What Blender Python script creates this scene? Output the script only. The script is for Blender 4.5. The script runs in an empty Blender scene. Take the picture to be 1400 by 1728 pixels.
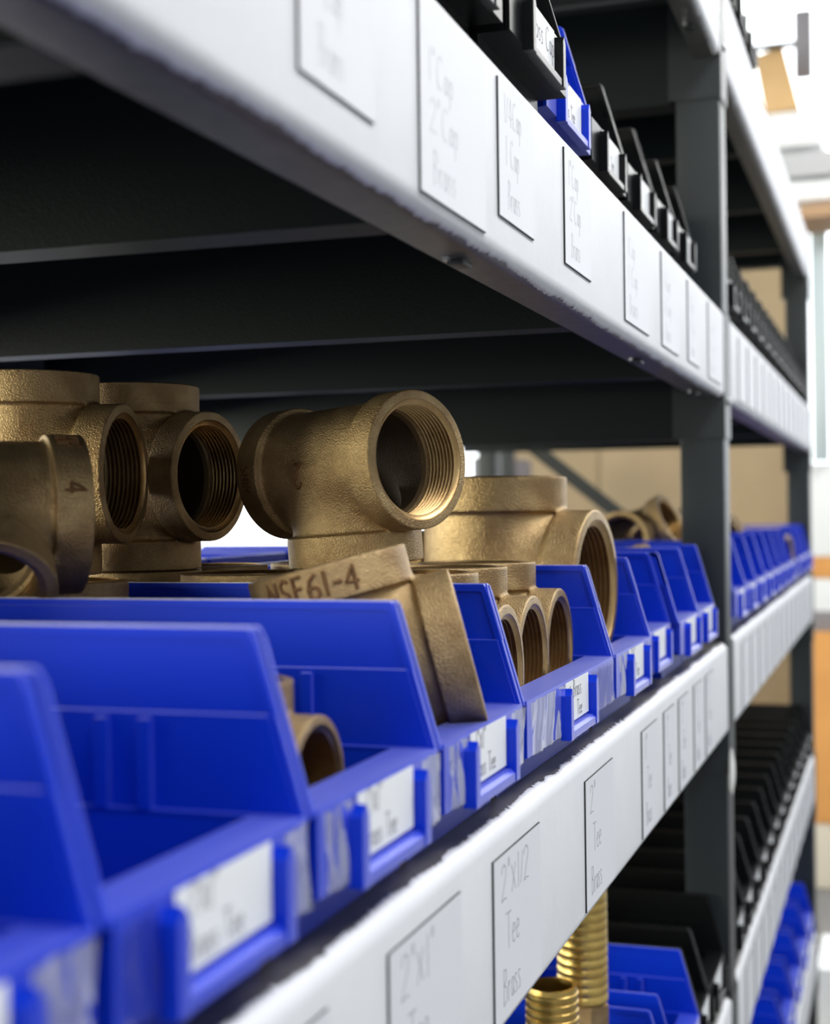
import bpy, bmesh, math, random
import numpy as np
from mathutils import Vector, Matrix
random.seed(7)
COL = bpy.context.scene.collection
S = bpy.context.scene
# ------------------------------------------------------------------ camera
YAW, PITCH, ROLL, FPX = .3218, .0002, -.0125, 2447.6
CAMP = Vector((.18, 0, 1.3))
_F0 = Vector((-math.sin(YAW), math.cos(YAW), 0)); _R0 = Vector((math.cos(YAW), math.sin(YAW), 0)); _Z = Vector((0, 0, 1))
CF = _F0*math.cos(PITCH) + _Z*math.sin(PITCH); _U1 = -_F0*math.sin(PITCH) + _Z*math.cos(PITCH)
CR = _R0*math.cos(ROLL) + _U1*math.sin(ROLL); CU = -_R0*math.sin(ROLL) + _U1*math.cos(ROLL)
cam = bpy.data.cameras.new('camera'); co = bpy.data.objects.new('camera', cam); COL.objects.link(co)
M = Matrix.Identity(4)
for i in range(3):
    M[i][0] = CR[i]; M[i][1] = CU[i]; M[i][2] = -CF[i]; M[i][3] = CAMP[i]
co.matrix_world = M
cam.sensor_fit = 'VERTICAL'; cam.sensor_height = 36; cam.lens = FPX/1728*36
cam.clip_start = .01; cam.clip_end = 200
cam.dof.use_dof = True; cam.dof.focus_distance = .83; cam.dof.aperture_fstop = 7.2; cam.dof.aperture_blades = 9
S.camera = co
S.view_settings.view_transform = 'Standard'; S.view_settings.look = 'None'
S.view_settings.gamma = 1; S.view_settings.use_curve_mapping = False
S.view_settings.exposure = 0.0
# ------------------------------------------------------------------ world: bright overcast daylight through the open ends of the hall
w = bpy.data.worlds.new('world'); S.world = w; w.use_nodes = True
bg = w.node_tree.nodes['Background']; bg.inputs[0].default_value = (.93, .97, 1, 1); bg.inputs[1].default_value = 4.2
def area(name, loc, size, sy, power, color=(1, 1, 1), rot=(0, 0, 0)):
    l = bpy.data.lights.new(name, 'AREA'); l.shape = 'RECTANGLE'; l.size = size; l.size_y = sy; l.energy = power; l.color = color
    o = bpy.data.objects.new(name, l); COL.objects.link(o); o.location = loc; o.rotation_euler = rot; return o
LAMPS = ((1.05, .9), (1.05, 4.4), (1.05, 8.0))  # assumed, unseen aisle lamps; the farthest one is added for grazing highlights
for lx, ly in LAMPS: area('aisle_and_fill_light', (lx, ly, 3.0), .5, 2.4, 46, (1, .98, .95), (0, math.radians(14), 0))
area('aisle_and_fill_light', (.9, -1.7, 3.0), .5, 2.0, 30, (1, .98, .95))  # unseen fill lamp added to lift the front wall and floor
area('side_fill_light', (-3.4, -1.3, 1.55), 1.6, 1.1, 165, (1, .96, .72), (math.radians(90), 0, math.radians(-62)))  # added lamp lighting the tees through the rear shelf gap, no window there
area('front_fill_light', (-.5, -3.0, 1.65), 1.3, .9, 62, (1, .97, .84), (math.radians(90), 0, 0))  # added lamp behind the camera to brighten the tees, no real window

# ------------------------------------------------------------------ materials
def mat(name, col, rough=.5, metal=0, bump=0, bscale=300, var=None, vscale=40, coat=0, spec=.5, detail=4):
    m = bpy.data.materials.new(name); m.use_nodes = True; nt = m.node_tree; b = nt.nodes['Principled BSDF']
    b.inputs['Base Color'].default_value = (*col, 1); b.inputs['Roughness'].default_value = rough
    b.inputs['Metallic'].default_value = metal; b.inputs['Coat Weight'].default_value = coat
    b.inputs['Specular IOR Level'].default_value = spec
    tc = nt.nodes.new('ShaderNodeTexCoord')
    if bump:
        n = nt.nodes.new('ShaderNodeTexNoise'); n.inputs['Scale'].default_value = bscale; n.inputs['Detail'].default_value = detail
        bp = nt.nodes.new('ShaderNodeBump'); bp.inputs['Strength'].default_value = bump; bp.inputs['Distance'].default_value = .001
        nt.links.new(tc.outputs['Object'], n.inputs['Vector']); nt.links.new(n.outputs['Fac'], bp.inputs['Height'])
        nt.links.new(bp.outputs['Normal'], b.inputs['Normal'])
    if var:
        n = nt.nodes.new('ShaderNodeTexNoise'); n.inputs['Scale'].default_value = vscale; n.inputs['Detail'].default_value = 6
        n.inputs['Roughness'].default_value = .6
        r = nt.nodes.new('ShaderNodeValToRGB'); r.color_ramp.elements[0].position = .35; r.color_ramp.elements[1].position = .65
        r.color_ramp.elements[0].color = (*var, 1); r.color_ramp.elements[1].color = (*col, 1)
        nt.links.new(tc.outputs['Object'], n.inputs['Vector']); nt.links.new(n.outputs['Fac'], r.inputs['Fac'])
        nt.links.new(r.outputs['Color'], b.inputs['Base Color'])
    return m
BRONZE = mat('cast_bronze', (.51, .37, .19), .42, .84, .85, 1150, (.30, .195, .095), 38, spec=.5)
THREAD = mat('cut_bronze', (.55, .38, .18), .34, .92, .1, 900, (.40, .25, .11), 60)
GOLD = mat('yellow_brass', (.72, .52, .17), .3, .95, .1, 500, (.58, .38, .12), 60)
BLUE = mat('blue_plastic', (.0002, .031, .57), .36, 0, .06, 500, spec=.25)
b_ = BLUE.node_tree.nodes['Principled BSDF']; b_.inputs['Sheen Weight'].default_value = .75; b_.inputs['Sheen Roughness'].default_value = .32; b_.inputs['Sheen Tint'].default_value = (.9, .9, 1, 1)
BLACK = mat('black_plastic', (.0045, .005, .006), .34, 0, .06, 500, spec=.16)
STEEL = mat('dark_powder_coated_steel', (.013, .018, .023), .42, 0, .25, 700, spec=.4)
STEEL2 = mat('grey_scuffed_steel', (.115, .108, .108), .36, .2, .3, 900, (.075, .072, .074), 90)
DARKSTEEL = mat('blue_black_steel', (.0035, .0075, .0095), .5, 0, .2, 700, spec=.2)
DECK = mat('dark_shelf_deck', (.012, .016, .018), .6, 0, .1, 300)
PAPER = mat('white_paper_strip', (.72, .74, .79), .55, 0, .15, 160, (.69, .71, .77), 20)
CARD = mat('white_card', (.69, .71, .775), .5)
CARDEDGE = mat('dark_magnet', (.012, .012, .016), .6)
INK = mat('grey_ink', (.20, .20, .24), .7)
FAINT = mat('faint_ink', (.62, .63, .68), .7)
STAIN = mat('stained_bronze', (.17, .085, .035), .6, .5)
CORE = mat('shaded_cast_core', (.12, .08, .04), .6, .8, .5, 900)  # rough cast bore, with the shade deep in the mouths put into its colour
BINLABEL = mat('bin_paper', (.80, .83, .88), .5)
ZINC = mat('zinc', (.6, .62, .65), .3, .9)
KRAFT = mat('kraft_cardboard', (.62, .40, .19), .8, 0, .2, 60, (.55, .35, .16), 8)
TAN = mat('tan_board', (.36, .265, .15), .7, 0, .1, 40, (.31, .23, .13), 3)
WHITEPAINT = mat('white_paint', (.82, .83, .84), .6)
CONC = mat('grey_concrete', (.22, .22, .22), .45, 0, .2, 30, (.17, .17, .175), 3)
GREYPL = mat('grey_plastic', (.22, .21, .23), .6)
PALE = mat('pale_galvanised_steel', (.55, .63, .66), .35, .4)
GREYWALL = mat('grey_painted_wall', (.28, .29, .30), .7)
GREEN = mat('green_board', (.20, .55, .04), .6)
ORANGE = mat('orange_board', (.75, .36, .10), .7, 0, .1, 30, (.66, .30, .08), 6)
def clear_mat():
    m = bpy.data.materials.new('clear_plastic'); m.use_nodes = True; nt = m.node_tree; nt.nodes.clear()
    o = nt.nodes.new('ShaderNodeOutputMaterial'); t = nt.nodes.new('ShaderNodeBsdfTransparent'); g = nt.nodes.new('ShaderNodeBsdfGlossy')
    g.inputs['Roughness'].default_value = .06; g.inputs['Color'].default_value = (1, 1, 1, 1)
    t.inputs['Color'].default_value = (.96, .97, 1, 1)
    l = nt.nodes.new('ShaderNodeLayerWeight'); l.inputs['Blend'].default_value = .27
    x = nt.nodes.new('ShaderNodeMixShader'); mu = nt.nodes.new('ShaderNodeMath'); mu.operation = 'MULTIPLY'; mu.inputs[1].default_value = .6
    nt.links.new(l.outputs['Fresnel'], mu.inputs[0]); nt.links.new(mu.outputs[0], x.inputs[0])
    nt.links.new(t.outputs[0], x.inputs[1]); nt.links.new(g.outputs[0], x.inputs[2]); nt.links.new(x.outputs[0], o.inputs[0])
    return m
CLEAR = clear_mat()
GLASS = CLEAR

# ------------------------------------------------------------------ helpers
def P(u, v, d):           # point of the photograph's pixel (u, v) at depth d in metres
    return CAMP + (CF + CR*(u-700)/FPX - CU*(v-864)/FPX)*d
def PY(u, v, y):
    q = CF + CR*(u-700)/FPX - CU*(v-864)/FPX
    return CAMP + q*(y/q.y)
def link(name, me, parent=None, m=None):
    o = bpy.data.objects.new(name, me); COL.objects.link(o)
    if parent: o.parent = parent
    if m and not me.materials: me.materials.append(m)
    return o
def tag(o, label=None, cat=None, group=None, kind=None):
    if label: o['label'] = label
    if cat: o['category'] = cat
    if group: o['group'] = group
    if kind: o['kind'] = kind
    return o
def empty(name, loc=(0, 0, 0), rz=0):
    o = bpy.data.objects.new(name, None); o.empty_display_size = .02; COL.objects.link(o)
    o.location = loc; o.rotation_euler = (0, 0, rz); return o
def mesh_from(name, bm, m=None, smooth=False, sharp=None):
    bmesh.ops.recalc_face_normals(bm, faces=bm.faces)
    me = bpy.data.meshes.new(name); bm.to_mesh(me); bm.free()
    if m: me.materials.append(m)
    if smooth:
        me.polygons.foreach_set('use_smooth', [True]*len(me.polygons))
        me.set_sharp_from_angle(angle=math.radians(sharp or 40))
    return me
def prism(bm, pts, axis, a, b, bev=0):
    """extrude polygon pts (2D) along axis ('x','y','z') from a to b"""
    def v3(p, t):
        return {'y': (p[0], t, p[1]), 'x': (t, p[0], p[1]), 'z': (p[0], p[1], t)}[axis]
    va = [bm.verts.new(v3(p, a)) for p in pts]; vb = [bm.verts.new(v3(p, b)) for p in pts]
    fs = [bm.faces.new(va), bm.faces.new(vb[::-1])]
    n = len(pts)
    for i in range(n): fs.append(bm.faces.new((va[i], vb[i], vb[(i+1) % n], va[(i+1) % n])))
    if bev:
        es = list({e for f in fs for e in f.edges})
        bmesh.ops.bevel(bm, geom=es, offset=bev, segments=2, affect='EDGES', profile=.7, clamp_overlap=True)
def box(bm, x0, x1, y0, y1, z0, z1, bev=0):
    prism(bm, [(x0, z0), (x1, z0), (x1, z1), (x0, z1)], 'y', y0, y1, bev)
def box_obj(name, x0, x1, y0, y1, z0, z1, m, parent=None, bev=0):
    bm = bmesh.new(); box(bm, x0, x1, y0, y1, z0, z1, bev)
    return link(name, mesh_from(name, bm, m, bool(bev), 35), parent)
def sweep(bm, prof, th, a, b, axis='y'):
    """open 2D profile polyline thickened by th to its left, extruded"""
    n = len(prof); off = []
    for i, p in enumerate(prof):
        p = Vector(p); d = Vector((0, 0))
        if i > 0: d += (p-Vector(prof[i-1])).normalized()
        if i < n-1: d += (Vector(prof[i+1])-p).normalized()
        d.normalize(); off.append((p.x-d.y*th, p.y+d.x*th))
    prism(bm, list(prof)+off[::-1], axis, a, b)
def tube(bm, pts, r, seg=6):
    pts = [Vector(p) for p in pts]; rings = []
    for i, p in enumerate(pts):
        d = (pts[min(i+1, len(pts)-1)]-pts[max(i-1, 0)]).normalized()
        u = d.orthogonal().normalized(); v = d.cross(u)
        if rings:
            pu = lastu - d*lastu.dot(d)
            if pu.length > 1e-6: u = pu.normalized(); v = d.cross(u)
        lastu = u
        rings.append([bm.verts.new(p+(u*math.cos(2*math.pi*k/seg)+v*math.sin(2*math.pi*k/seg))*r) for k in range(seg)])
    for a, b in zip(rings, rings[1:]):
        for k in range(seg): bm.faces.new((a[k], a[(k+1) % seg], b[(k+1) % seg], b[k]))
    bm.faces.new(rings[0][::-1]); bm.faces.new(rings[-1])
def lathe(bm, prof, seg=64, axis='z', closed=False, caps=True):
    rings = []
    for r, h in prof:
        ring = []
        for k in range(seg):
            a = 2*math.pi*k/seg; c, s = r*math.cos(a), r*math.sin(a)
            ring.append(bm.verts.new((c, s, h) if axis == 'z' else (h, c, s)))
        rings.append(ring)
    L = rings+[rings[0]] if closed else rings
    for a, b in zip(L, L[1:]):
        for k in range(seg): bm.faces.new((a[k], a[(k+1) % seg], b[(k+1) % seg], b[k]))
    if not closed and caps: bm.faces.new(rings[0][::-1]); bm.faces.new(rings[-1])

# ---- a thin hand-written stroke font (unit height, advance width first)
FONT = {
 '2': (.6, [[(.05, .78), (.15, .95), (.32, 1), (.48, .88), (.48, .7), (.3, .42), (.04, .02), (.3, .06), (.52, .02)]]),
 '1': (.3, [[(.15, 1), (.15, 0)]]), '3': (.6, [[(.05, .95), (.4, .97), (.25, .6), (.48, .4), (.42, .1), (.05, .02)]]),
 '4': (.6, [[(.4, 0), (.4, 1), (.03, .32), (.55, .32)]]),
 '6': (.6, [[(.45, .95), (.2, .75), (.07, .35), (.15, .05), (.38, 0), (.5, .2), (.42, .45), (.2, .45), (.08, .3)]]),
 '-': (.5, [[(.08, .45), (.42, .45)]]), '"': (.3, [[(.08, 1.08), (.07, .85)], [(.2, 1.08), (.19, .85)]]),
 'X': (.55, [[(.05, .8), (.45, .05)], [(.45, .8), (.05, .05)]]),
 '/': (.3, [[(.27, .95), (.03, .05)]]),
 'T': (.6, [[(.0, 1), (.58, .97)], [(.3, 1), (.3, 0)]]),
 'e': (.42, [[(.05, .3), (.34, .33), (.3, .52), (.15, .54), (.05, .35), (.08, .08), (.22, 0), (.36, .08)]]),
 'B': (.52, [[(.07, 0), (.07, 1)], [(.07, 1), (.35, .95), (.38, .68), (.1, .55), (.42, .45), (.44, .12), (.07, 0)]]),
 'r': (.32, [[(.07, .55), (.07, 0)], [(.07, .38), (.17, .53), (.28, .52)]]),
 'a': (.42, [[(.34, .5), (.14, .54), (.05, .3), (.1, .04), (.24, .03), (.34, .25), (.34, .52), (.36, .02)]]),
 's': (.36, [[(.3, .5), (.12, .54), (.07, .38), (.27, .22), (.25, .03), (.05, .02)]]),
 'C': (.6, [[(.5, .88), (.35, 1), (.15, .9), (.05, .5), (.14, .1), (.33, 0), (.5, .1)]]),
 'p': (.42, [[(.07, .52), (.07, -.35)], [(.07, .42), (.22, .54), (.34, .35), (.28, .06), (.07, .06)]]),
 'N': (.6, [[(.06, 0), (.06, 1), (.48, 0), (.48, 1)]]), 'S': (.55, [[(.44, .9), (.25, 1), (.07, .85), (.12, .58), (.38, .42), (.44, .15), (.25, 0), (.05, .1)]]),
 'F': (.5, [[(.07, 0), (.07, 1), (.44, 1)], [(.07, .54), (.36, .54)]]), 'I': (.25, [[(.1, 1), (.1, 0)]]),
 'R': (.55, [[(.07, 0), (.07, 1), (.36, .96), (.42, .72), (.3, .52), (.07, .5), (.45, 0)]]),
 'H': (.55, [[(.07, 0), (.07, 1)], [(.45, 0), (.45, 1)], [(.07, .5), (.45, .5)]]), ' ': (.35, []),
}
def strokes(text, h):
    out = []; x = 0
    for ch in text:
        adv, st = FONT[ch]
        for s in st: out.append([(x+px*h, py*h) for px, py in s])
        x += (adv+.06)*h
    return out, x
def ribbon_text(bm, lines, w, wd, X):
    """lines: (text, y-start, z-base, height, squeeze) laid on the plane x = X facing +x"""
    for text, y0, z0, h, sq in lines:
        st, _ = strokes(text, h)
        for s in st:
            pts = [Vector((0, y0+a*sq, z0+b)) for a, b in s]
            for p, q in zip(pts, pts[1:]):
                d = (q-p)
                if d.length < 1e-6: continue
                n = Vector((0, -d.z, d.y)).normalized()*wd/2; e = d.normalized()*wd*.3
                vs = [p-e-n, q+e-n, q+e+n, p-e+n]
                lo = [bm.verts.new((X, t.y, t.z)) for t in vs]; hi = [bm.verts.new((X+.00008, t.y, t.z)) for t in vs]
                bm.faces.new(hi)
                for i in range(4): bm.faces.new((lo[i], lo[(i+1) % 4], hi[(i+1) % 4], hi[i]))

# ------------------------------------------------------------------ rack
SH = [(.29, .39), (.667, .767), (1.0525, 1.1536), (1.4203, 1.517), (1.794, 1.894)]   # beam bottom / top of each level
Y0, Y1, Y2, Y3 = -.02, 1.615, 1.672, 3.235
XB = -.70
def arc(cx, cz, r, a0, a1, n=6):
    return [(cx+r*math.cos(math.radians(a0+(a1-a0)*i/n)), cz+r*math.sin(math.radians(a0+(a1-a0)*i/n))) for i in range(n+1)]
RR = .0085
rack = tag(empty('shelving_rack', (0, 1.6, 0)), 'tall dark grey steel shelving rack with white paper strips along its beams', 'shelving')
rack_off = Vector((0, -1.6, 0))
def rk(o, sub=False):
    if not sub: o.location = rack_off
    return o
def beam(zb, zt, ya, yb, slots=()):
    bm = bmesh.new()
    prof = [(-.027, zb)] + arc(-RR, zb+RR, RR, -90, 0) + arc(-RR, zt-RR, RR, 0, 90) + [(-.05, zt)]
    sweep(bm, prof, .002, ya, yb)
    o = rk(link('beam', mesh_from('beam', bm, STEEL2, True, 30), rack))
    # paper strip with torn edges
    bm = bmesh.new(); e = .0004; n = int((yb-ya-.01)/.0018); rnd = random.Random(int(zt*1000+ya*10))
    rows = []; tt = tb = 60.
    for i in range(n+1):
        y = ya+.004+(yb-ya-.008)*i/n
        tt += rnd.uniform(-4, 4)+(68-tt)*.08; tb += rnd.uniform(-3, 3)+(60-tb)*.1
        jt, jb = tt+rnd.uniform(-4, 4)+(rnd.uniform(0, 14) if rnd.random() < .12 else 0), tb+rnd.uniform(-4, 4)
        # rounded ends of the strip
        k = min(1, min(i, n-i)/6.)
        ring = arc(-RR, zb+RR, RR+e, -jb*k-20*(1-k), 0, 4) + arc(-RR, zt-RR, RR+e, 0, jt*k+20*(1-k), 4)
        rows.append([bm.verts.new((p[0], y, p[1])) for p in ring])
    for a, b in zip(rows, rows[1:]):
        for k in range(len(a)-1): bm.faces.new((a[k], a[k+1], b[k+1], b[k]))
    s = link('paper_strip', mesh_from('paper_strip', bm, PAPER, True, 60), o); s['label'] = 'white paper strip with torn edges'
    md = s.modifiers.new('t', 'SOLIDIFY'); md.thickness = .0003; md.offset = 0
    for ys in slots:
        bm = bmesh.new(); box(bm, -.021, -.013, ys-.010, ys+.006, zb-.0035, zb-.001, .0005)
        t = link('locking_tab', mesh_from('locking_tab', bm, STEEL, True), o)
        bm = bmesh.new(); box(bm, -.022, -.019, ys-.014, ys-.006, zb-.002, zb-.0002); link('locking_tab', mesh_from('locking_tab', bm, ZINC), o)
    return o
for i, (zb, zt) in enumerate(SH):
    beam(zb, zt, Y0+.06, Y1, (.665, 1.16, 1.50) if i in (3, 4) else ()); beam(zb, zt, Y2, Y3)
    # rear beams
    for ya, yb in ((Y0+.06, Y1), (Y2, Y3)):
        bm = bmesh.new(); zr = zb if yb < 2 else zt-.055
        sweep(bm, [(XB+.03, zr), (XB+.002, zr), (XB+.002, zt), (XB+.04, zt)], -.002, ya, yb)
        rk(link('rear_beam', mesh_from('rear_beam', bm, STEEL), rack))
        d = rk(box_obj('deck', XB+.003, -.028, ya+.002, yb-.002, zt-.006, zt-.0022, DECK, rack))
    for yc in (.318, .565, .935, 1.325, 2.06, 2.46, 2.86):
        bm = bmesh.new(); sweep(bm, [(yc+.027, zb+.006), (yc+.027, zb), (yc, zb), (yc, zt-.0065)], -.002, XB+.03, -.028, 'x')
        rk(link('cross_beam', mesh_from('cross_beam', bm, DARKSTEEL), rack))
def post(x0, x1, ya, yb, name='post'):
    bm = bmesh.new(); box(bm, x0, x1, ya, yb, .0, 1.9 if ya > 3 else 2.6, .004)
    o = rk(link(name, mesh_from(name, bm, STEEL, True, 30), rack)); return o
for (ya, yb) in ((Y0-.0, Y0+.057), (Y1+.001, Y2-.001), (Y3+.001, Y3+.056)):
    for (x0, x1) in ((-.049, -.001), (XB-.045, XB-.001)):
        p = post(x0, x1, ya, yb)
        for zb, zt in SH:
            if x0 > -.1:
                bm = bmesh.new()
                sweep(bm, [(x1+.0012, yb-.004)] + [(x1+.0012, ya-.0014), (x0-.0065, ya-.0014), (x0-.0065, yb-.004)], .0012, zb-.043, zt-.001, 'z')
                c = link('beam_connector', mesh_from('beam_connector', bm, STEEL, False), p)
    # end frame ties and diagonal braces
    ym = (ya+yb)/2; zo = .032 if ya > 3 else -.043
    for zb, zt in SH:
        bm = bmesh.new(); sweep(bm, [(ym+.02, zb+zo), (ym-.018, zb+zo), (ym-.018, zt-.03), (ym+.0, zt-.03)], -.002, XB, -.05, 'x')
        rk(link('side_tie', mesh_from('side_tie', bm, DARKSTEEL), rack))
        bm = bmesh.new()
        a = Vector((XB, ym, zb+.055)); b = Vector((-.05, ym, zb-.40)); 
        if zb > .5:
            a = Vector((XB, ym, zb+.09)); b = Vector((-.2, ym, zb-.31))
            d = (b-a).normalized(); n = Vector((d.z, 0, -d.x))*.016
            vs = [a-n, b-n, b+n, a+n]
            prism(bm, [(v.x, v.z) for v in vs], 'y', ym+.010, ym+.014)
            rk(link('diagonal_brace', mesh_from('diagonal_brace', bm, STEEL), rack))
# bolts on the middle post
for v in (80, 678):
    q = PY(1232, v, Y1+.03); bm = bmesh.new(); lathe(bm, [(.004, 0), (.0045, .002), (.003, .004)], 12, 'x')
    o = link('bolt', mesh_from('bolt', bm, ZINC, True), rack); o.location = Vector((.0006, Y1+.03, q.z))+rack_off
bm = bmesh.new(); lathe(bm, [(.0, 0), (.008, .0005), (.011, .003), (.011, .004), (.004, .0075), (.0, .008)], 20, 'x', caps=False)
wt = link('white_plug', mesh_from('white_plug', bm, WHITEPAINT, True)); wt.scale = (.8, .6, 2.3)
wt.location = (.0014, 1.608, 1.013); tag(wt, 'white oval plastic plug stuck on the middle post just under the lower beam', 'plug')

ORD = 'first second third fourth fifth sixth seventh eighth ninth tenth eleventh twelfth thirteenth fourteenth'.split()
# ------------------------------------------------------------------ label cards on the beams
def card(y0, y1, z0, z1, lines, label, group=None, ink=None):
    r = empty('label_card', (0.0005, y0, z0)); W, H = y1-y0, z1-z0
    bm = bmesh.new(); prism(bm, [(0.0, 0), (W, 0), (W, H), (0.0, H)], 'x', .0, .0010)
    c = link('magnet_backing', mesh_from('magnet_backing', bm, CARDEDGE), r); c['label'] = 'dark edge of the magnet'
    bm = bmesh.new(); prism(bm, [(.0003, .0003), (W-.0003, .0003), (W-.0003, H-.0003), (.0003, H-.0003)], 'x', .00101, .0012)
    link('face', mesh_from('face', bm, CARD), r)
    if lines:
        bm = bmesh.new(); ribbon_text(bm, lines, 0, .00045, .00121)
        t = link('lettering', mesh_from('lettering', bm, ink or INK), r)
    return tag(r, label, 'label card', group)
def lab3(a, b, c, W, h=.017):
    L = [(a, .012, .056, h, 1.0), (b, .020, .032, h, .9), (c, .014, .007, h, .8)]
    return [(t, y, z, hh, s*W/.085) for t, y, z, hh, s in L if t]
def labu(a, b, c, W, h=.014):
    L = [(a, .010, .047, h, 1.0), (b, .012, .027, h, 1.0), (c, .016, .006, h, .9)]
    return [(t, y, z, hh, s*W/.085) for t, y, z, hh, s in L if t]
up = [(.425, .495, 1.441, '3"Cap', 'nearest the lens and very blurred'), (.548, .644, 1.428, '1"Cap', 'wide one beside the blurred one'), (.668, .738, 1.441, '1/4Cap', 'third from the left'),
      (.812, .886, 1.441, '1"Cap', 'sharpest one, below the blue bin'), (1.003, 1.105, 1.432, '1Cap', 'right of the sharpest card'),
      (1.169, 1.262, 1.432, '3Cap', 'third from the middle post'), (1.322, 1.40, 1.434, '2Cap', 'second from the middle post'), (1.469, 1.575, 1.432, '2Cap', 'next to the middle post')]
for y0, y1, z0, t, where in up:
    card(y0, y1, z0, 1.5075, labu(t, '2"Cap' if t == '1"Cap' else '1 Cap', 'Brass', y1-y0), 'white handwritten card on the upper beam, '+where, None, FAINT)
low = [(.365, .44, 'leftmost card of the lower beam, at the bottom edge of the photo', '2"X1"'), (.499, .591, 'blurred card on the lower beam, left of the one reading 2"X1½"', '2"X1"'), (.643, .734, 'white card on the lower beam reading 2"X1½" Tee Brass', '2"X1/2'),
       (.849, .937, 'white card on the lower beam reading 2" Tee Brass', '2"'), (1.049, 1.12, 'white card on the lower beam just right of the 2" Tee Brass card', '1"'),
       (1.153, 1.21, 'narrow card on the lower beam, fourth from the middle post', '1"'), (1.235, 1.295, 'narrow card on the lower beam, third from the middle post', '3"'),
       (1.33, 1.39, 'narrow card on the lower beam, second from the middle post', '1"'), (1.415, 1.475, 'narrow card on the lower beam, nearest the middle post', '1"')]
for y0, y1, lb, t in low:
    card(y0, y1, 1.0605, 1.1385, lab3(t, 'Tee', 'Brass', y1-y0), lb)
for zb, zt, nm in ((1.4203, 1.517, 'upper'), (1.0525, 1.1536, 'lower'), (.667, .767, 'bottom')):
    for k in range(13):
        y = 1.76+k*.112
        card(y, y+.075, zb+.008, zt-.014, [], f'small white card on the {nm} beam beyond the middle post, {ORD[k]} from that post', f'cards on the {nm} beam beyond the middle post')

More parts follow.
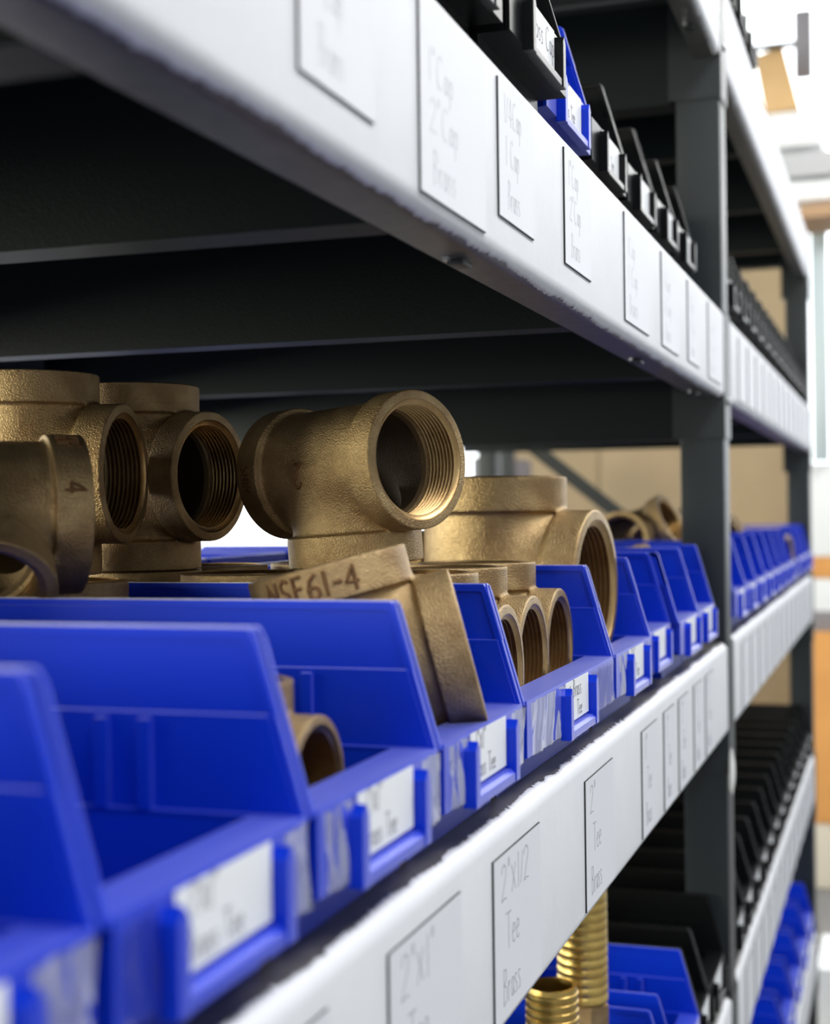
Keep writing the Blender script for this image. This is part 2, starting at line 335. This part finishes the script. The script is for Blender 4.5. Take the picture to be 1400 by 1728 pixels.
# ------------------------------------------------------------------ storage bins
H1, H2, LT, LB = .1095, .0815, .0495, .0205   # wall top, ledge, lip top, lip bottom
def bin_parts(Wd, m, L=.272):
    """local frame: front lip at x=0 extending to -L; width along +y from 0 to Wd"""
    bm = bmesh.new(); t = .0022
    def fx(z): return -.017*(z-LT)/(H1-LT)
    for s in (0, 1):
        def Y(a, b): return (a, b) if s == 0 else (Wd-b, Wd-a)
        o0 = .0006
        # upper wall
        y0, y1 = Y(o0, o0+t); prism(bm, [(fx(H2)-.001, H2), (fx(H1)-.001, H1-.001), (-L, H1-.001), (-L, H2)], 'y', y0, y1)
        # rim along slope and top
        y0, y1 = Y(o0, o0+.0036)
        prism(bm, [(fx(LT)-.0005, LT-.002), (fx(H1)-.0002, H1-.004), (-.0195, H1), (-L, H1), (-L, H1-.003), (-.0205, H1-.003), (fx(H1)-.0034, H1-.0055), (-.0035, LT-.002)], 'y', y0, y1, .0007)
        # ledge at H2 and middle wall
        y0, y1 = Y(o0+.0004, o0+.0045); prism(bm, [(fx(H2)-.003, H2-.002), (fx(H2)-.003, H2), (-L, H2), (-L, H2-.002)], 'y', y0, y1, .0006)
        y0, y1 = Y(o0+.0022, o0+.0044); prism(bm, [(-.003, LT), (fx(H2)-.0032, H2-.001), (-L+.002, H2-.001), (-L+.002, LT)], 'y', y0, y1)
        y0, y1 = Y(o0+.0022, o0+.0066); prism(bm, [(-.004, LT-.002), (-.004, LT+.0003), (-L+.003, LT+.0003), (-L+.003, LT-.002)], 'y', y0, y1, .0006)
        y0, y1 = Y(o0+.0044, o0+.0066); prism(bm, [(-.0172, .002), (-.0172, LB), (-.003, LB), (-.003, LT-.001), (-L+.003, LT-.001), (-L+.003, .002)], 'y', y0, y1)
        for xr in (-.054, -.070, -.20):      # vertical ribs
            y0, y1 = Y(o0+.0040, o0+.0072); prism(bm, [(xr, LT), (xr-.005, LT), (xr-.005, H2-.002), (xr, H2-.002)], 'y', y0, y1, .0006)
    # lip ledge, front face, sloping underside, floor, back
    box(bm, -.019, -.0001, .0042, Wd-.0042, LT-.0025, LT, .0006)
    box(bm, -.0024, 0, .0042, Wd-.0042, LB, LT-.001)
    box(bm, -.0185, -.0001, .005, Wd-.005, LB-.0001, LB+.0018)
    box(bm, -.0190, -.0168, .005, Wd-.005, .0, LB+.001)
    box(bm, -L+.004, -.0175, .005, Wd-.005, .0, .0022)
    box(bm, -L, -L+.0022, .0008, Wd-.0008, .002, H1)
    tray = mesh_from('tray', bm, m, False)
    c = Wd/2; lw = .062 if Wd < .2 else .064
    if Wd < .12: lw = .05
    out = {'tray': tray, 'm': m}
    clips = []
    for s in (-1, 1):
        bm = bmesh.new(); yc = c+s*(lw/2+.0035)
        pts = [(yc-.0035, LB-.003), (yc+.0035, LB-.003), (yc+.0035, LT-.007), (yc, LT-.003), (yc-.0035, LT-.007)]
        prism(bm, pts, 'x', -.0005, .0058, .0006); clips.append(mesh_from('label_clip', bm, m, False))
    bm = bmesh.new(); prism(bm, [(-.0005, LB-.003), (.0052, LB-.003), (.0052, LB+.001), (.003, LB+.0028), (-.0005, LB+.0028)], 'y', c-lw/2, c+lw/2, .0005)
    out['sill'] = mesh_from('label_sill', bm, m, False)
    bm = bmesh.new(); box(bm, .0006, .0010, c-lw/2+.001, c+lw/2-.001, LB+.0045, LT-.001); out['label'] = mesh_from('label', bm, BINLABEL)
    out['clips'] = clips
    # clear wavy cover, either side of the label
    out['cover'] = []
    for (ya, yb) in ((.0065, c-lw/2-.0072), (c+lw/2+.0072, Wd-.0065)):
        bm = bmesh.new(); n = 14; m_ = 5; g = []
        for i in range(n+1):
            col = []
            for j in range(m_+1):
                yy = ya+(yb-ya)*i/n; zz = LB+.0005+(LT-LB-.0015)*j/m_
                xx = .0016+.0006*math.sin(yy*260+1.3*math.sin(zz*90))+.0004*math.sin(yy*610+zz*160)
                col.append(bm.verts.new((xx, yy, zz)))
            g.append(col)
        for i in range(n):
            for j in range(m_): bm.faces.new((g[i][j], g[i+1][j], g[i+1][j+1], g[i][j+1]))
        out['cover'].append(mesh_from('clear_cover', bm, CLEAR, True, 80))
    return out
_bins = {}
def make_bin(x, y0, y1, z, m, label, group=None, lines=None, cover=True, rz=0, flip=False):
    Wd = round(y1-y0, 3); key = (Wd, m.name)
    if key not in _bins: _bins[key] = bin_parts(Wd, m)
    B = _bins[key]
    r = empty('storage_bin', (x, y0, z), rz)
    if flip: r.location = (x, y1, z); r.rotation_euler = (0, 0, math.pi)
    tag(r, label, 'storage bin', group)
    link('tray', B['tray'], r)
    for c in B['clips']: link('label_clip', c, r)
    link('label_sill', B['sill'], r)
    l = link('label', B['label'], r); l['label'] = 'white paper label'
    if cover:
        for k in (0, 1): c = link('clear_cover', B['cover'][k], r); c['label'] = 'clear glossy plastic cover'
    if lines:
        bm = bmesh.new(); c = Wd/2-.030
        ribbon_text(bm, [(t, c+a, LB+.006+b, h, s) for t, a, b, h, s in lines], 0, .00045, .0011)
        link('lettering', mesh_from('lettering', bm, INK), l)
    return r
ZL = 1.1538
TXT = [('2"', .004, .010, .0085, .9), ('Brass', .018, .012, .010, 1.0), ('Tee', .028, .0005, .009, 1.0)]
TX2 = [('1"X1"', .008, .013, .009, .9), ('Brass Tee', .006, .001, .009, .9)]
bins = [(.162, .302, 'blue storage bin in the bottom left corner, nearest the lens', TX2), (.303, .431, 'blurred empty blue bin second from the left on the lower shelf', TX2),
        (.432, .569, 'blue bin holding a small brown elbow, left of the bin with the tilted tee', TX2), (.570, .710, 'blue bin holding the tilted bronze tee with raised lettering', TX2),
        (.711, .954, 'wide blue bin with three upright bronze tees, label reading 2" Brass Tee', TXT), (.956, 1.110, 'blue bin holding the largest bronze tee', TX2),
        (1.112, 1.247, 'blue bin right of the largest tee, fourth from the middle post', None), (1.249, 1.380, 'blue bin third from the middle post on the lower shelf', None),
        (1.383, 1.508, 'blue bin second from the middle post, last one on the near lower shelf', None)]
for i, (a, b, lb, tx) in enumerate(bins):
    make_bin([0, 0, 0, 0, 0, 0, -.006, 0.001, 0][i], a, b, ZL, BLUE, lb, None, tx, cover=(i not in (6, 7, 8)))
k = 0
for i in range(11):
    a = 1.70+i*.139
    if i != 7: make_bin(0, a, a+.136, ZL, BLUE, f'blue bin on the lower shelf beyond the middle post, {ORD[i]} from that post', 'blue bins beyond the middle post', cover=False)
    else: make_bin(-.004, a, a+.136, ZL, BLUE, f'blue bin on the lower shelf beyond the middle post, {ORD[i]} from that post', 'blue bins beyond the middle post', cover=False)
for i in range(7):      # rear row, seen from behind
    a = .45+i*.165
    make_bin(-.645, a, a+.16, ZL, BLUE, f'blue bin in the back row behind the bronze tees, {ORD[i]} from the lens', 'blue bins in the back row', cover=False, flip=True)
# upper shelf bins
ZU = 1.5172
ub = [(.552, .688, BLACK, .000, 'black bin at the top edge of the photo, left of the one labelled Brass Cap', TX2), (.690, .826, BLACK, .001, 'black bin on the upper shelf with label reading Brass Cap', [('Brass Cap', .004, .006, .013, 1.0)]),
      (.828, .964, BLUE, -.013, 'single blue bin between the black bins on the upper shelf', TX2), (.966, 1.102, BLACK, -.014, 'black bin just right of the blue bin on the upper shelf', TX2),
      (1.104, 1.238, BLACK, -.014, 'second black bin right of the blue bin on the upper shelf', None), (1.240, 1.358, BLACK, -.013, 'third black bin right of the blue bin on the upper shelf', None),
      (1.360, 1.478, BLACK, -.013, 'black bin nearest the middle post on the upper shelf', None)]
for a, b, m, x, lb, tx in ub: make_bin(x, a, b, ZU, m, lb, None, tx, cover=False)
for i in range(14):
    a = 1.70+i*.108
    make_bin(-.004, a, a+.105, ZU, BLACK, f'narrow black bin on the upper shelf beyond the middle post, {ORD[i]} from that post', 'black bins on the upper shelf beyond the middle post', cover=False)
    make_bin(-.004, a, a+.105, .7675, BLACK, f'narrow black bin on the bottom shelf beyond the middle post, {ORD[i]} from that post', 'black bins on the bottom shelf beyond the middle post', cover=False)
for i, (a, b, m, lb) in enumerate([(1.085, 1.225, BLUE, 'blue bin with standing brass nipples, at the bottom edge below the lower beam'), (1.262, 1.402, BLUE, 'blue bin on the bottom shelf between the nipples and the black bins'),
        (1.404, 1.470, BLACK, 'slim black bin behind the blue bin on the bottom shelf'), (1.472, 1.608, BLACK, 'black bin beside the middle post on the bottom shelf')]):
    make_bin(-.006, a, b, .7675, m, lb, None, None, cover=False)
for i in range(8):
    a = 1.70+i*.19
    make_bin(-.004, a, a+.16, .3905, BLUE, f'blue bin on the lowest shelf beyond the middle post, {ORD[i]} from that post', 'blue bins on the lowest shelf', cover=False)
for i in range(3):
    a = 1.68+i*.14
    make_bin(-.004, a, a+.136, 1.8945, BLACK, f'black bin on the top shelf beyond the middle post, {ORD[i]} from that post', 'black bins on the top shelf', cover=False)

# ------------------------------------------------------------------ bronze tees
HL, RB, RBD, BT = .0553, .0348, .0384, .0175      # half length, body radius, band radius, band thickness
def eval_mesh(o):
    dg = bpy.context.evaluated_depsgraph_get(); return bpy.data.meshes.new_from_object(o.evaluated_get(dg))
def smin(a, b, k):
    h = np.clip(.5+.5*(b-a)/k, 0, 1); return b*(1-h)+a*h-k*h*(1-h)
def cyl(rad, ax, R, H, rd):
    qx, qy = rad-R+rd, np.abs(ax)-H+rd
    return np.minimum(np.maximum(qx, qy), 0)+np.sqrt(np.maximum(qx, 0)**2+np.maximum(qy, 0)**2)-rd
def tee_sdf(p):
    x, y, z = p[:, 0], p[:, 1], p[:, 2]
    rx = np.sqrt(y*y+z*z); rz = np.sqrt(x*x+y*y)
    run = cyl(rx, x, RB, HL-.001, .001); br = cyl(rz, z+HL/2, RB, HL/2-.001, .001)
    d = smin(run, br, .0095)
    for s in (-1, 1): d = smin(d, cyl(rx, x-s*(HL-BT/2), RBD, BT/2, .0011), .0028)
    return smin(d, cyl(rz, z+HL-BT/2, RBD, BT/2, .0011), .0028)
def bore_profile():
    pr = [(.0334, HL+.002), (.0334, HL-.0001), (.0325, HL-.0012)]
    h = HL-.0014
    for i in range(8):
        pr += [(.0304, h-.0006), (.0304, h-.0010), (.0321, h-.0019), (.0321, h-.0022)]; h -= .0026
    pr += [(.0300, h-.001), (.0283, h-.003)]
    return pr
def build_tee():
    bm = bmesh.new(); lathe(bm, [(RBD, -HL), (RBD, -HL+BT), (RB, -HL+BT+.001), (RB, HL-BT-.001), (RBD, HL-BT), (RBD, HL)], 48, 'x')
    a = link('a', mesh_from('a', bm))
    bm = bmesh.new(); lathe(bm, [(RBD, -HL), (RBD, -HL+BT), (RB, -HL+BT+.001), (RB, .0)], 48, 'z')
    b = link('b', mesh_from('b', bm))
    md = a.modifiers.new('u', 'BOOLEAN'); md.operation = 'UNION'; md.object = b; md.solver = 'EXACT'
    md = a.modifiers.new('r', 'REMESH'); md.mode = 'VOXEL'; md.voxel_size = .00115
    me = eval_mesh(a)
    n = len(me.vertices); co_ = np.empty(n*3); me.vertices.foreach_get('co', co_); p = co_.reshape(-1, 3); e = 1e-5
    for it in range(7):
        d = tee_sdf(p)
        g = np.stack([(tee_sdf(p+np.eye(3)[k]*e)-d)/e for k in range(3)], 1)
        g /= np.maximum(np.linalg.norm(g, axis=1, keepdims=True), .3)
        p = p-g*np.clip(d, -.002, .002)[:, None]
    me.vertices.foreach_set('co', p.ravel()); me.update()
    o = link('t', me)
    pr = bore_profile()
    bm = bmesh.new(); lathe(bm, [(r, -h) for r, h in pr]+[(r, h) for r, h in pr[::-1]], 60, 'x'); c1 = link('c', mesh_from('c', bm))
    bm = bmesh.new(); lathe(bm, [(r, -h) for r, h in pr]+[(.0283, 0.0)], 60, 'z'); c2 = link('d', mesh_from('d', bm))
    for c in (c1, c2):
        md = o.modifiers.new('x', 'BOOLEAN'); md.operation = 'DIFFERENCE'; md.object = c; md.solver = 'EXACT'
    me = eval_mesh(o); me.name = 'tee_body'
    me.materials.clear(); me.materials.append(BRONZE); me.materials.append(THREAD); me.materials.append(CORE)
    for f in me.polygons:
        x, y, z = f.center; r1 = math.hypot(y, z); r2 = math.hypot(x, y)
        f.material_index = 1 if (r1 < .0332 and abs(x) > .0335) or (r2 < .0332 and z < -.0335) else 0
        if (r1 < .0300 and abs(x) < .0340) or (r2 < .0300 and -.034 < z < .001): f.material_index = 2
        f.use_smooth = True
    me.set_sharp_from_angle(angle=math.radians(32))
    for q in (a, b, o, c1, c2): bpy.data.objects.remove(q)
    return me
TEE = build_tee()
def tee(c, run, branch, label, scale=1, group=None, marks=()):
    run = Vector(run).normalized(); zb = -Vector(branch); zb = (zb-run*zb.dot(run)).normalized(); yb = zb.cross(run)
    r = empty('pipe_tee')
    Mx = Matrix.Identity(4)
    for i in range(3): Mx[i][0] = run[i]*scale; Mx[i][1] = yb[i]*scale; Mx[i][2] = zb[i]*scale; Mx[i][3] = c[i]
    r.matrix_world = Mx; tag(r, label, 'pipe fitting', group)
    link('body', TEE, r)
    cd = (CAMP-Vector(c)).normalized(); Y3_, Z3_, X3_ = yb, zb, run
    for text, kind, off, pos, h, flip in marks:
        bm = bmesh.new(); st, W = strokes(text, h)
        R = RBD if kind in ('run_band', 'branch_band') else RB
        e1, e2, ax = (Y3_, Z3_, X3_) if kind != 'branch_band' else (X3_, Y3_, Z3_)
        ang = math.atan2(cd.dot(e2), cd.dot(e1))
        tg = e2*math.cos(ang)-e1*math.sin(ang)
        vert = abs(ax.dot(CU)) > .6
        if vert: sa = 1 if tg.dot(CR) > 0 else -1; sb = 1 if ax.dot(CU) > 0 else -1
        elif kind == 'run_side': sb = 1 if tg.dot(CU) > 0 else -1; sa = 1 if ax.dot(CR) > 0 else -1
        else: sa = -1 if tg.dot(CU) > 0 else 1; sb = 1 if ax.dot(CR) > 0 else -1
        ang += off*(sa if kind != 'run_side' else sb)
        for s in st:
            pts = []
            for (a, b_), (a2, b2) in zip(s, s[1:]):
                for t in (0, .5): pts.append((a+(a2-a)*t, b_+(b2-b_)*t))
            pts.append(s[-1]); out = []
            for a, b_ in pts:
                a = (a-W/2)*sa; b_ = (b_-h/2)*sb
                if flip: a, b_ = -a, -b_
                if kind == 'run_side': th = ang+b_/R; out.append((pos+a, (R+.0001)*math.cos(th), (R+.0001)*math.sin(th)))
                elif kind == 'run_band': th = ang+a/R; out.append((pos+b_, (R+.0001)*math.cos(th), (R+.0001)*math.sin(th)))
                else: th = ang+a/R; out.append(((R+.0001)*math.cos(th), (R+.0001)*math.sin(th), pos+b_))
            if kind == 'run_side':      # seat the strokes on the blended casting surface
                q_ = np.array(out)
                for _ in range(8):
                    d_ = tee_sdf(q_); g_ = np.stack([(tee_sdf(q_+np.eye(3)[k]*1e-5)-d_)/1e-5 for k in range(3)], 1)
                    q_ = q_-g_*d_[:, None]
                out = [Vector(v_) for v_ in q_]
            tube(bm, out, .0006*h/.009+.0002, 6)
        t = link('cast_lettering', mesh_from('cast_lettering', bm, STAIN, True, 60), r); t['label'] = 'raised cast lettering'
    return r
Xr = Vector((1, 0, 0)); UPV = Vector((0, 0, 1))
# main tee, lying across the others
p1, p2 = P(706, 775, .79), P(475, 803, .87); a1 = (p1-p2).normalized()
cT1 = p1-a1*HL
tee(cT1, a1, -CU-CR*(-.07), 'sharp bronze tee lying on top with its threaded mouth facing the lens', marks=[('2', 'run_side', math.radians(-2), -.004, .013, True), ('SNIN', 'run_band', math.radians(0), -HL+BT/2, .007, False)])
tee((-.2765, .6955, 1.3232), UPV, (math.cos(.165), math.sin(.165), 0), 'tall upright bronze tee at the left edge with mouth facing right', marks=[('1', 'branch_band', math.radians(0), -HL+BT/2, .007, False)])
d3 = Vector((math.cos(math.radians(-9)), math.sin(math.radians(-9)), 0))
tee((-.2592, .7830, 1.3228), UPV, d3, 'upright bronze tee standing between the left edge tee and the sharp one', marks=[('4', 'run_band', math.radians(-40), HL-BT/2, .009, False)])
a4 = (CR*.91+CF*.40).normalized(); c4 = P(120, 868, .70)-a4*(HL-.004)
b4 = (CR*.10-CF*.72-CU*.68); b4 = (b4-a4*b4.dot(a4))
tee(c4, a4, b4, 'dark bronze tee lying at the left edge in front, cut off by the frame', marks=[('HF', 'run_band', math.radians(-62), HL-BT/2, .010, False), ('4', 'run_band', math.radians(-18), HL-BT/2, .010, False)])
# lettered tee
a5 = (CU*.966-CR*.255+CF*.02).normalized(); b5 = (CR*.966+CU*.255-CF*.01)
tee(P(600, 1141, .688), a5, b5, 'tilted bronze tee sticking out of its bin, raised lettering NSF61-4 around its rim', marks=[('NSF61-4', 'run_band', math.radians(-14), HL-BT/2, .0115, False)])
# front row of the wide bin
for y, nm, dx in ((.7515, 'leftmost', .004), (.8325, 'middle', -.001), (.9120, 'rightmost', -.003)):
    tee((-.0790+dx, y, ZL+.0022+HL+.0004), UPV, Xr, f'upright bronze tee, front row of the wide blue bin, {nm}')
for x, y, d, lb in ((-.172, .7545, (1, 0, 0), 'beneath the sharp lying tee, behind the front three'), (-.187, .9125, (1, 0, 0), 'behind the rightmost of the front three'), (-.2500, .8615, (-1, .3, 0), 'at the very back of the wide bin'),
        (-.2592, .7835, (-1, -.3, 0), 'carrying the middle left upright one'), (-.235, .652, (0, 1, 0), 'low behind the dark lying tee, in the bin before the wide one')):
    tee((x, y, ZL+.0022+HL+.0004), UPV, d, f'bronze tee {lb}')
# the largest tee
SC = 1.47
tee(P(831, 989, 1.09), UPV, Vector((1, -.09, 0)), 'largest bronze tee, standing tall out of its bin behind the wide bin', SC)
# small fittings in the third bin
tee((-.0685, .507, ZL+.0026+HL*.72), UPV, Vector((1, .0, 0)), 'small brown tee low in the blue bin at left of centre', .72)
# more tees further along
for i, (x, y, z, r, s, rr) in enumerate([(-.12, 1.18, 1.245, (0, 1, .1), .75, (-.3, 0, 1)), (-.16, 1.31, 1.262, (1, .3, 0), .8, (0, 0, 1)), (-.2, 1.44, 1.258, (.4, 1, 0), .8, (1, -.4, .2)), (-.09, 1.45, 1.240, (1, -.2, .1), .6, (0, 0, -1)),
        (-.22, 1.10, 1.255, (1, .1, 0), .8, (0, 0, 1)), (-.12, 1.36, 1.215, (0, 1, 0), .7, (0, 0, 1))]):
    tee((x, y, z), r, rr, f'bronze fitting lying in the blue bins near the middle post, {ORD[i]} of six', s, 'bronze fittings in the bins near the middle post')
for i, (x, y, z, s) in enumerate([(-.13, 1.80, 1.262, .95), (-.12, 1.95, 1.25, .9), (-.13, 2.10, 1.25, .9), (-.1, 2.28, 1.235, .9), (-.12, 2.5, 1.24, .9), (-.06, 2.735, 1.215, .9)]):
    tee((x, y, z), (.2, 1, 0) if i < 5 else (0, 0, 1), (1, -.2, .5), f'blurred bronze fitting beyond the middle post, {ORD[i]} from that post', s, 'bronze fittings beyond the middle post')

# ------------------------------------------------------------------ threaded brass nipples on the bottom shelf
q = P(931, 1690, 1.12)
def nip(c, z0, z1, r, label, pitch=.006):
    bm = bmesh.new(); pr = [(r-.004, 0), (r-.0016, 0)]; h = 0
    while h < (z1-z0)-pitch: pr += [(r, h+.15*pitch), (r, h+.8*pitch), (r-.0008, h+.9*pitch), (r-.0008, h+pitch)]; h += pitch
    pr += [(r-.0014, z1-z0), (r-.004, z1-z0)]
    lathe(bm, pr, 48, 'z', closed=True)
    o = link('pipe_nipple', mesh_from('pipe_nipple', bm, GOLD, True, 50)); o.location = (c.x, c.y, z0)
    return tag(o, label, 'pipe fitting')
nip(q, .7705, .934, .0205, 'short pale brass threaded nipple standing left of the taller gold one', .0064)
q1 = P(982, 1600, 1.20)
nip(q1, .8955, 1.040, .0210, 'gold threaded brass nipple rising behind the lower beam at bottom centre', .0075)
bm = bmesh.new(); lathe(bm, [(.0, 0), (.0215, 0), (.0215, .110), (.0195, .1118), (.0, .1118)], 6, 'z', caps=False)
o = link('hex_plug', mesh_from('hex_plug', bm, BRONZE)); o.location = (q1.x, q1.y, .783); tag(o, 'dull bronze hexagonal fitting under the gold nipple', 'pipe fitting')

# ------------------------------------------------------------------ hall
def struct(name, *a, m): return tag(box_obj(name, *a, m), kind='structure')
struct('floor', -8, 6, -6, 14, -.05, 0, m=CONC)
struct('ceiling', -8, 6, -6, 14, 6.6, 6.7, m=WHITEPAINT)
struct('wall_front', -8, 6, -3.2, -3.1, 0, 6.6, m=GREYWALL)
struct('wall_right', 3.4, 3.5, -3.1, 14, 0, 6.6, m=GREYWALL)
# an assumed light fixture over the aisle for every lamp of the row, the added far one too
for k, (x, y) in enumerate(LAMPS):
    r = empty('assumed_ceiling_light', (x, y, 3.02)); tag(r, f'assumed long white light fitting hanging over the aisle, {ORD[k]} from the lens', 'light', 'aisle lights')
    box_obj('housing', -.28, .28, -1.25, 1.25, .04, .10, WHITEPAINT, r)
def pxbox(name, u0, v0, u1, v1, y, dep, m, label, cat='box', bev=.004, extra=None, zmin=None):
    a = PY(u0, v1, y); b = PY(u1, v0, y)
    z0 = a.z if zmin is None else zmin
    r = empty(name, ((a.x+b.x)/2, y+dep/2, z0)); W = (b.x-a.x)/2; H = b.z-z0
    box_obj('body', -W, W, -dep/2, dep/2, 0, H, m, r, bev)
    if extra == 'box':
        box_obj('packing_tape', -.03, .03, -dep/2-.001, dep/2+.001, -.0+H*.6, H+.001, PAPER, r)
        box_obj('flap', -W, -.002, -dep/2, dep/2, H, H+.004, m, r); box_obj('flap', .002, W, -dep/2, dep/2, H, H+.004, m, r)
    return tag(r, label, cat)
# tan partition behind the rack
pt = empty('board_partition', (-.8, 6.05, 0)); tag(pt, 'tall tan board partition seen blurred behind the rack', 'partition')
for k in range(3):
    box_obj('board_panel', -.62+k*.41, -.62+k*.41+.405, -.02, .02, .05, 2.55, TAN, pt, .003)
for k in range(4): box_obj('stud', -.64+k*.41, -.60+k*.41, .021, .06, 0, 2.6, KRAFT, pt)
# window wall at the far end
wl = struct('wall_back', -8, 6, 12.0, 12.2, 0, 1.0, m=WHITEPAINT)
struct('wall_back', -8, 6, 12.0, 12.2, 6.3, 6.6, m=WHITEPAINT)
for i in range(6):
    wn = tag(empty(f'window_{i+1}', (-5.9+i*2.3, 12.1, 1.0)), kind='structure')
    for x in (-1.15, 1.11): box_obj('frame', x, x+.04, -.04, .04, 0, 5.3, WHITEPAINT, wn)
    box_obj('frame', -1.11, 1.11, -.04, .04, 2.6, 2.64, WHITEPAINT, wn)
wf = tag(empty('window_7', (-.5, -3.08, 1.2)), kind='structure')  # made-up frame set around the added front fill lamp
for x in (-.74, .68): box_obj('frame', x, x+.06, -.02, .06, 0, .96, WHITEPAINT, wf)
for z in (-.06, .93): box_obj('frame', -.74, .74, -.02, .06, z, z+.06, WHITEPAINT, wf)
# dark blue post of another rack, left of the partition
pxbox('rack_post', 841, 560, 859, 1200, 4.3, .06, STEEL, 'dark upright of a rack behind, left of the tan partition', 'shelving', zmin=0)
pxbox('machine_cabinet', 800, 770, 838, 1100, 4.8, .5, GREYPL, 'grey blue cabinet far behind, left of the dark upright', 'cabinet', zmin=0)
# right-hand strip, far end of the aisle
pxbox('rack_post', 1371, 375, 1394, 779, 5.15, .05, PALE, 'pale galvanised upright at the right edge beyond the rack', 'shelving')
pxbox('white_carton', 1368, 780, 1440, 939, 5.2, .4, WHITEPAINT, 'bright white carton at the right edge under the pale upright', 'box')
pxbox('hanging_sign', 1340, 14, 1369, 131, 5.2, .03, GREYPL, 'grey blank sign plate at the top right corner', 'sign')
pxbox('rail', 1266, 68, 1340, 84, 4.95, .03, STEEL, 'thin grey rail left of the grey plate at top right', 'rail')
def leaning(name, pts, y, dep, m, label, cat):
    ps = [PY(u, v, y) for u, v in pts]; c = sum(ps, Vector())/len(ps)
    bm = bmesh.new(); prism(bm, [(p.x-c.x, p.z-c.z) for p in ps], 'y', 0, dep)
    o = link(name, mesh_from(name, bm, m)); o.location = c; return tag(o, label, cat)
leaning('cardboard_box', [(1272, 95), (1320, 76), (1348, 180), (1290, 190)], 5.0, .3, KRAFT, 'open tan cardboard box below the grey rail at top right', 'box')
pxbox('white_carton', 1296, 184, 1385, 250, 4.9, .4, WHITEPAINT, 'white carton below the tan cardboard box at top right', 'box')
pxbox('grey_carton', 1318, 251, 1420, 300, 4.9, .4, mat('pale_grey', (.5, .5, .52), .7), 'pale grey carton under the white carton at top right', 'box')
pxbox('white_carton', 1330, 301, 1420, 340, 4.9, .4, WHITEPAINT, 'white carton under the pale grey one at the right edge', 'box')
pxbox('pallet_board', 1350, 341, 1420, 368, 4.85, .3, mat('brown_board', (.45, .28, .16), .7), 'brown board end at the right edge below the cartons', 'board')
pxbox('wooden_shelf', 1364, 940, 1440, 976, 5.2, .5, ORANGE, 'orange brown shelf board at the right edge', 'board')
pxbox('white_carton', 1366, 977, 1440, 1032, 5.2, .4, WHITEPAINT, 'white box under the orange brown board at the right edge', 'box')
pxbox('crate', 1366, 1033, 1440, 1065, 5.15, .4, GREYPL, 'dark grey crate at the right edge above the orange panel', 'crate')
pxbox('cardboard_box', 1372, 1069, 1460, 1388, 5.1, .5, ORANGE, 'large orange brown cardboard box at the right edge', 'box')
pxbox('sack', 1366, 1392, 1440, 1440, 5.1, .4, mat('cream_cloth', (.65, .58, .48), .8), 'cream sack below the orange box at the right edge', 'sack', bev=.03, zmin=0)
pxbox('white_carton', 1378, 1640, 1440, 1700, 3.6, .3, WHITEPAINT, 'low white box on the floor in the bottom right corner', 'box', zmin=0)
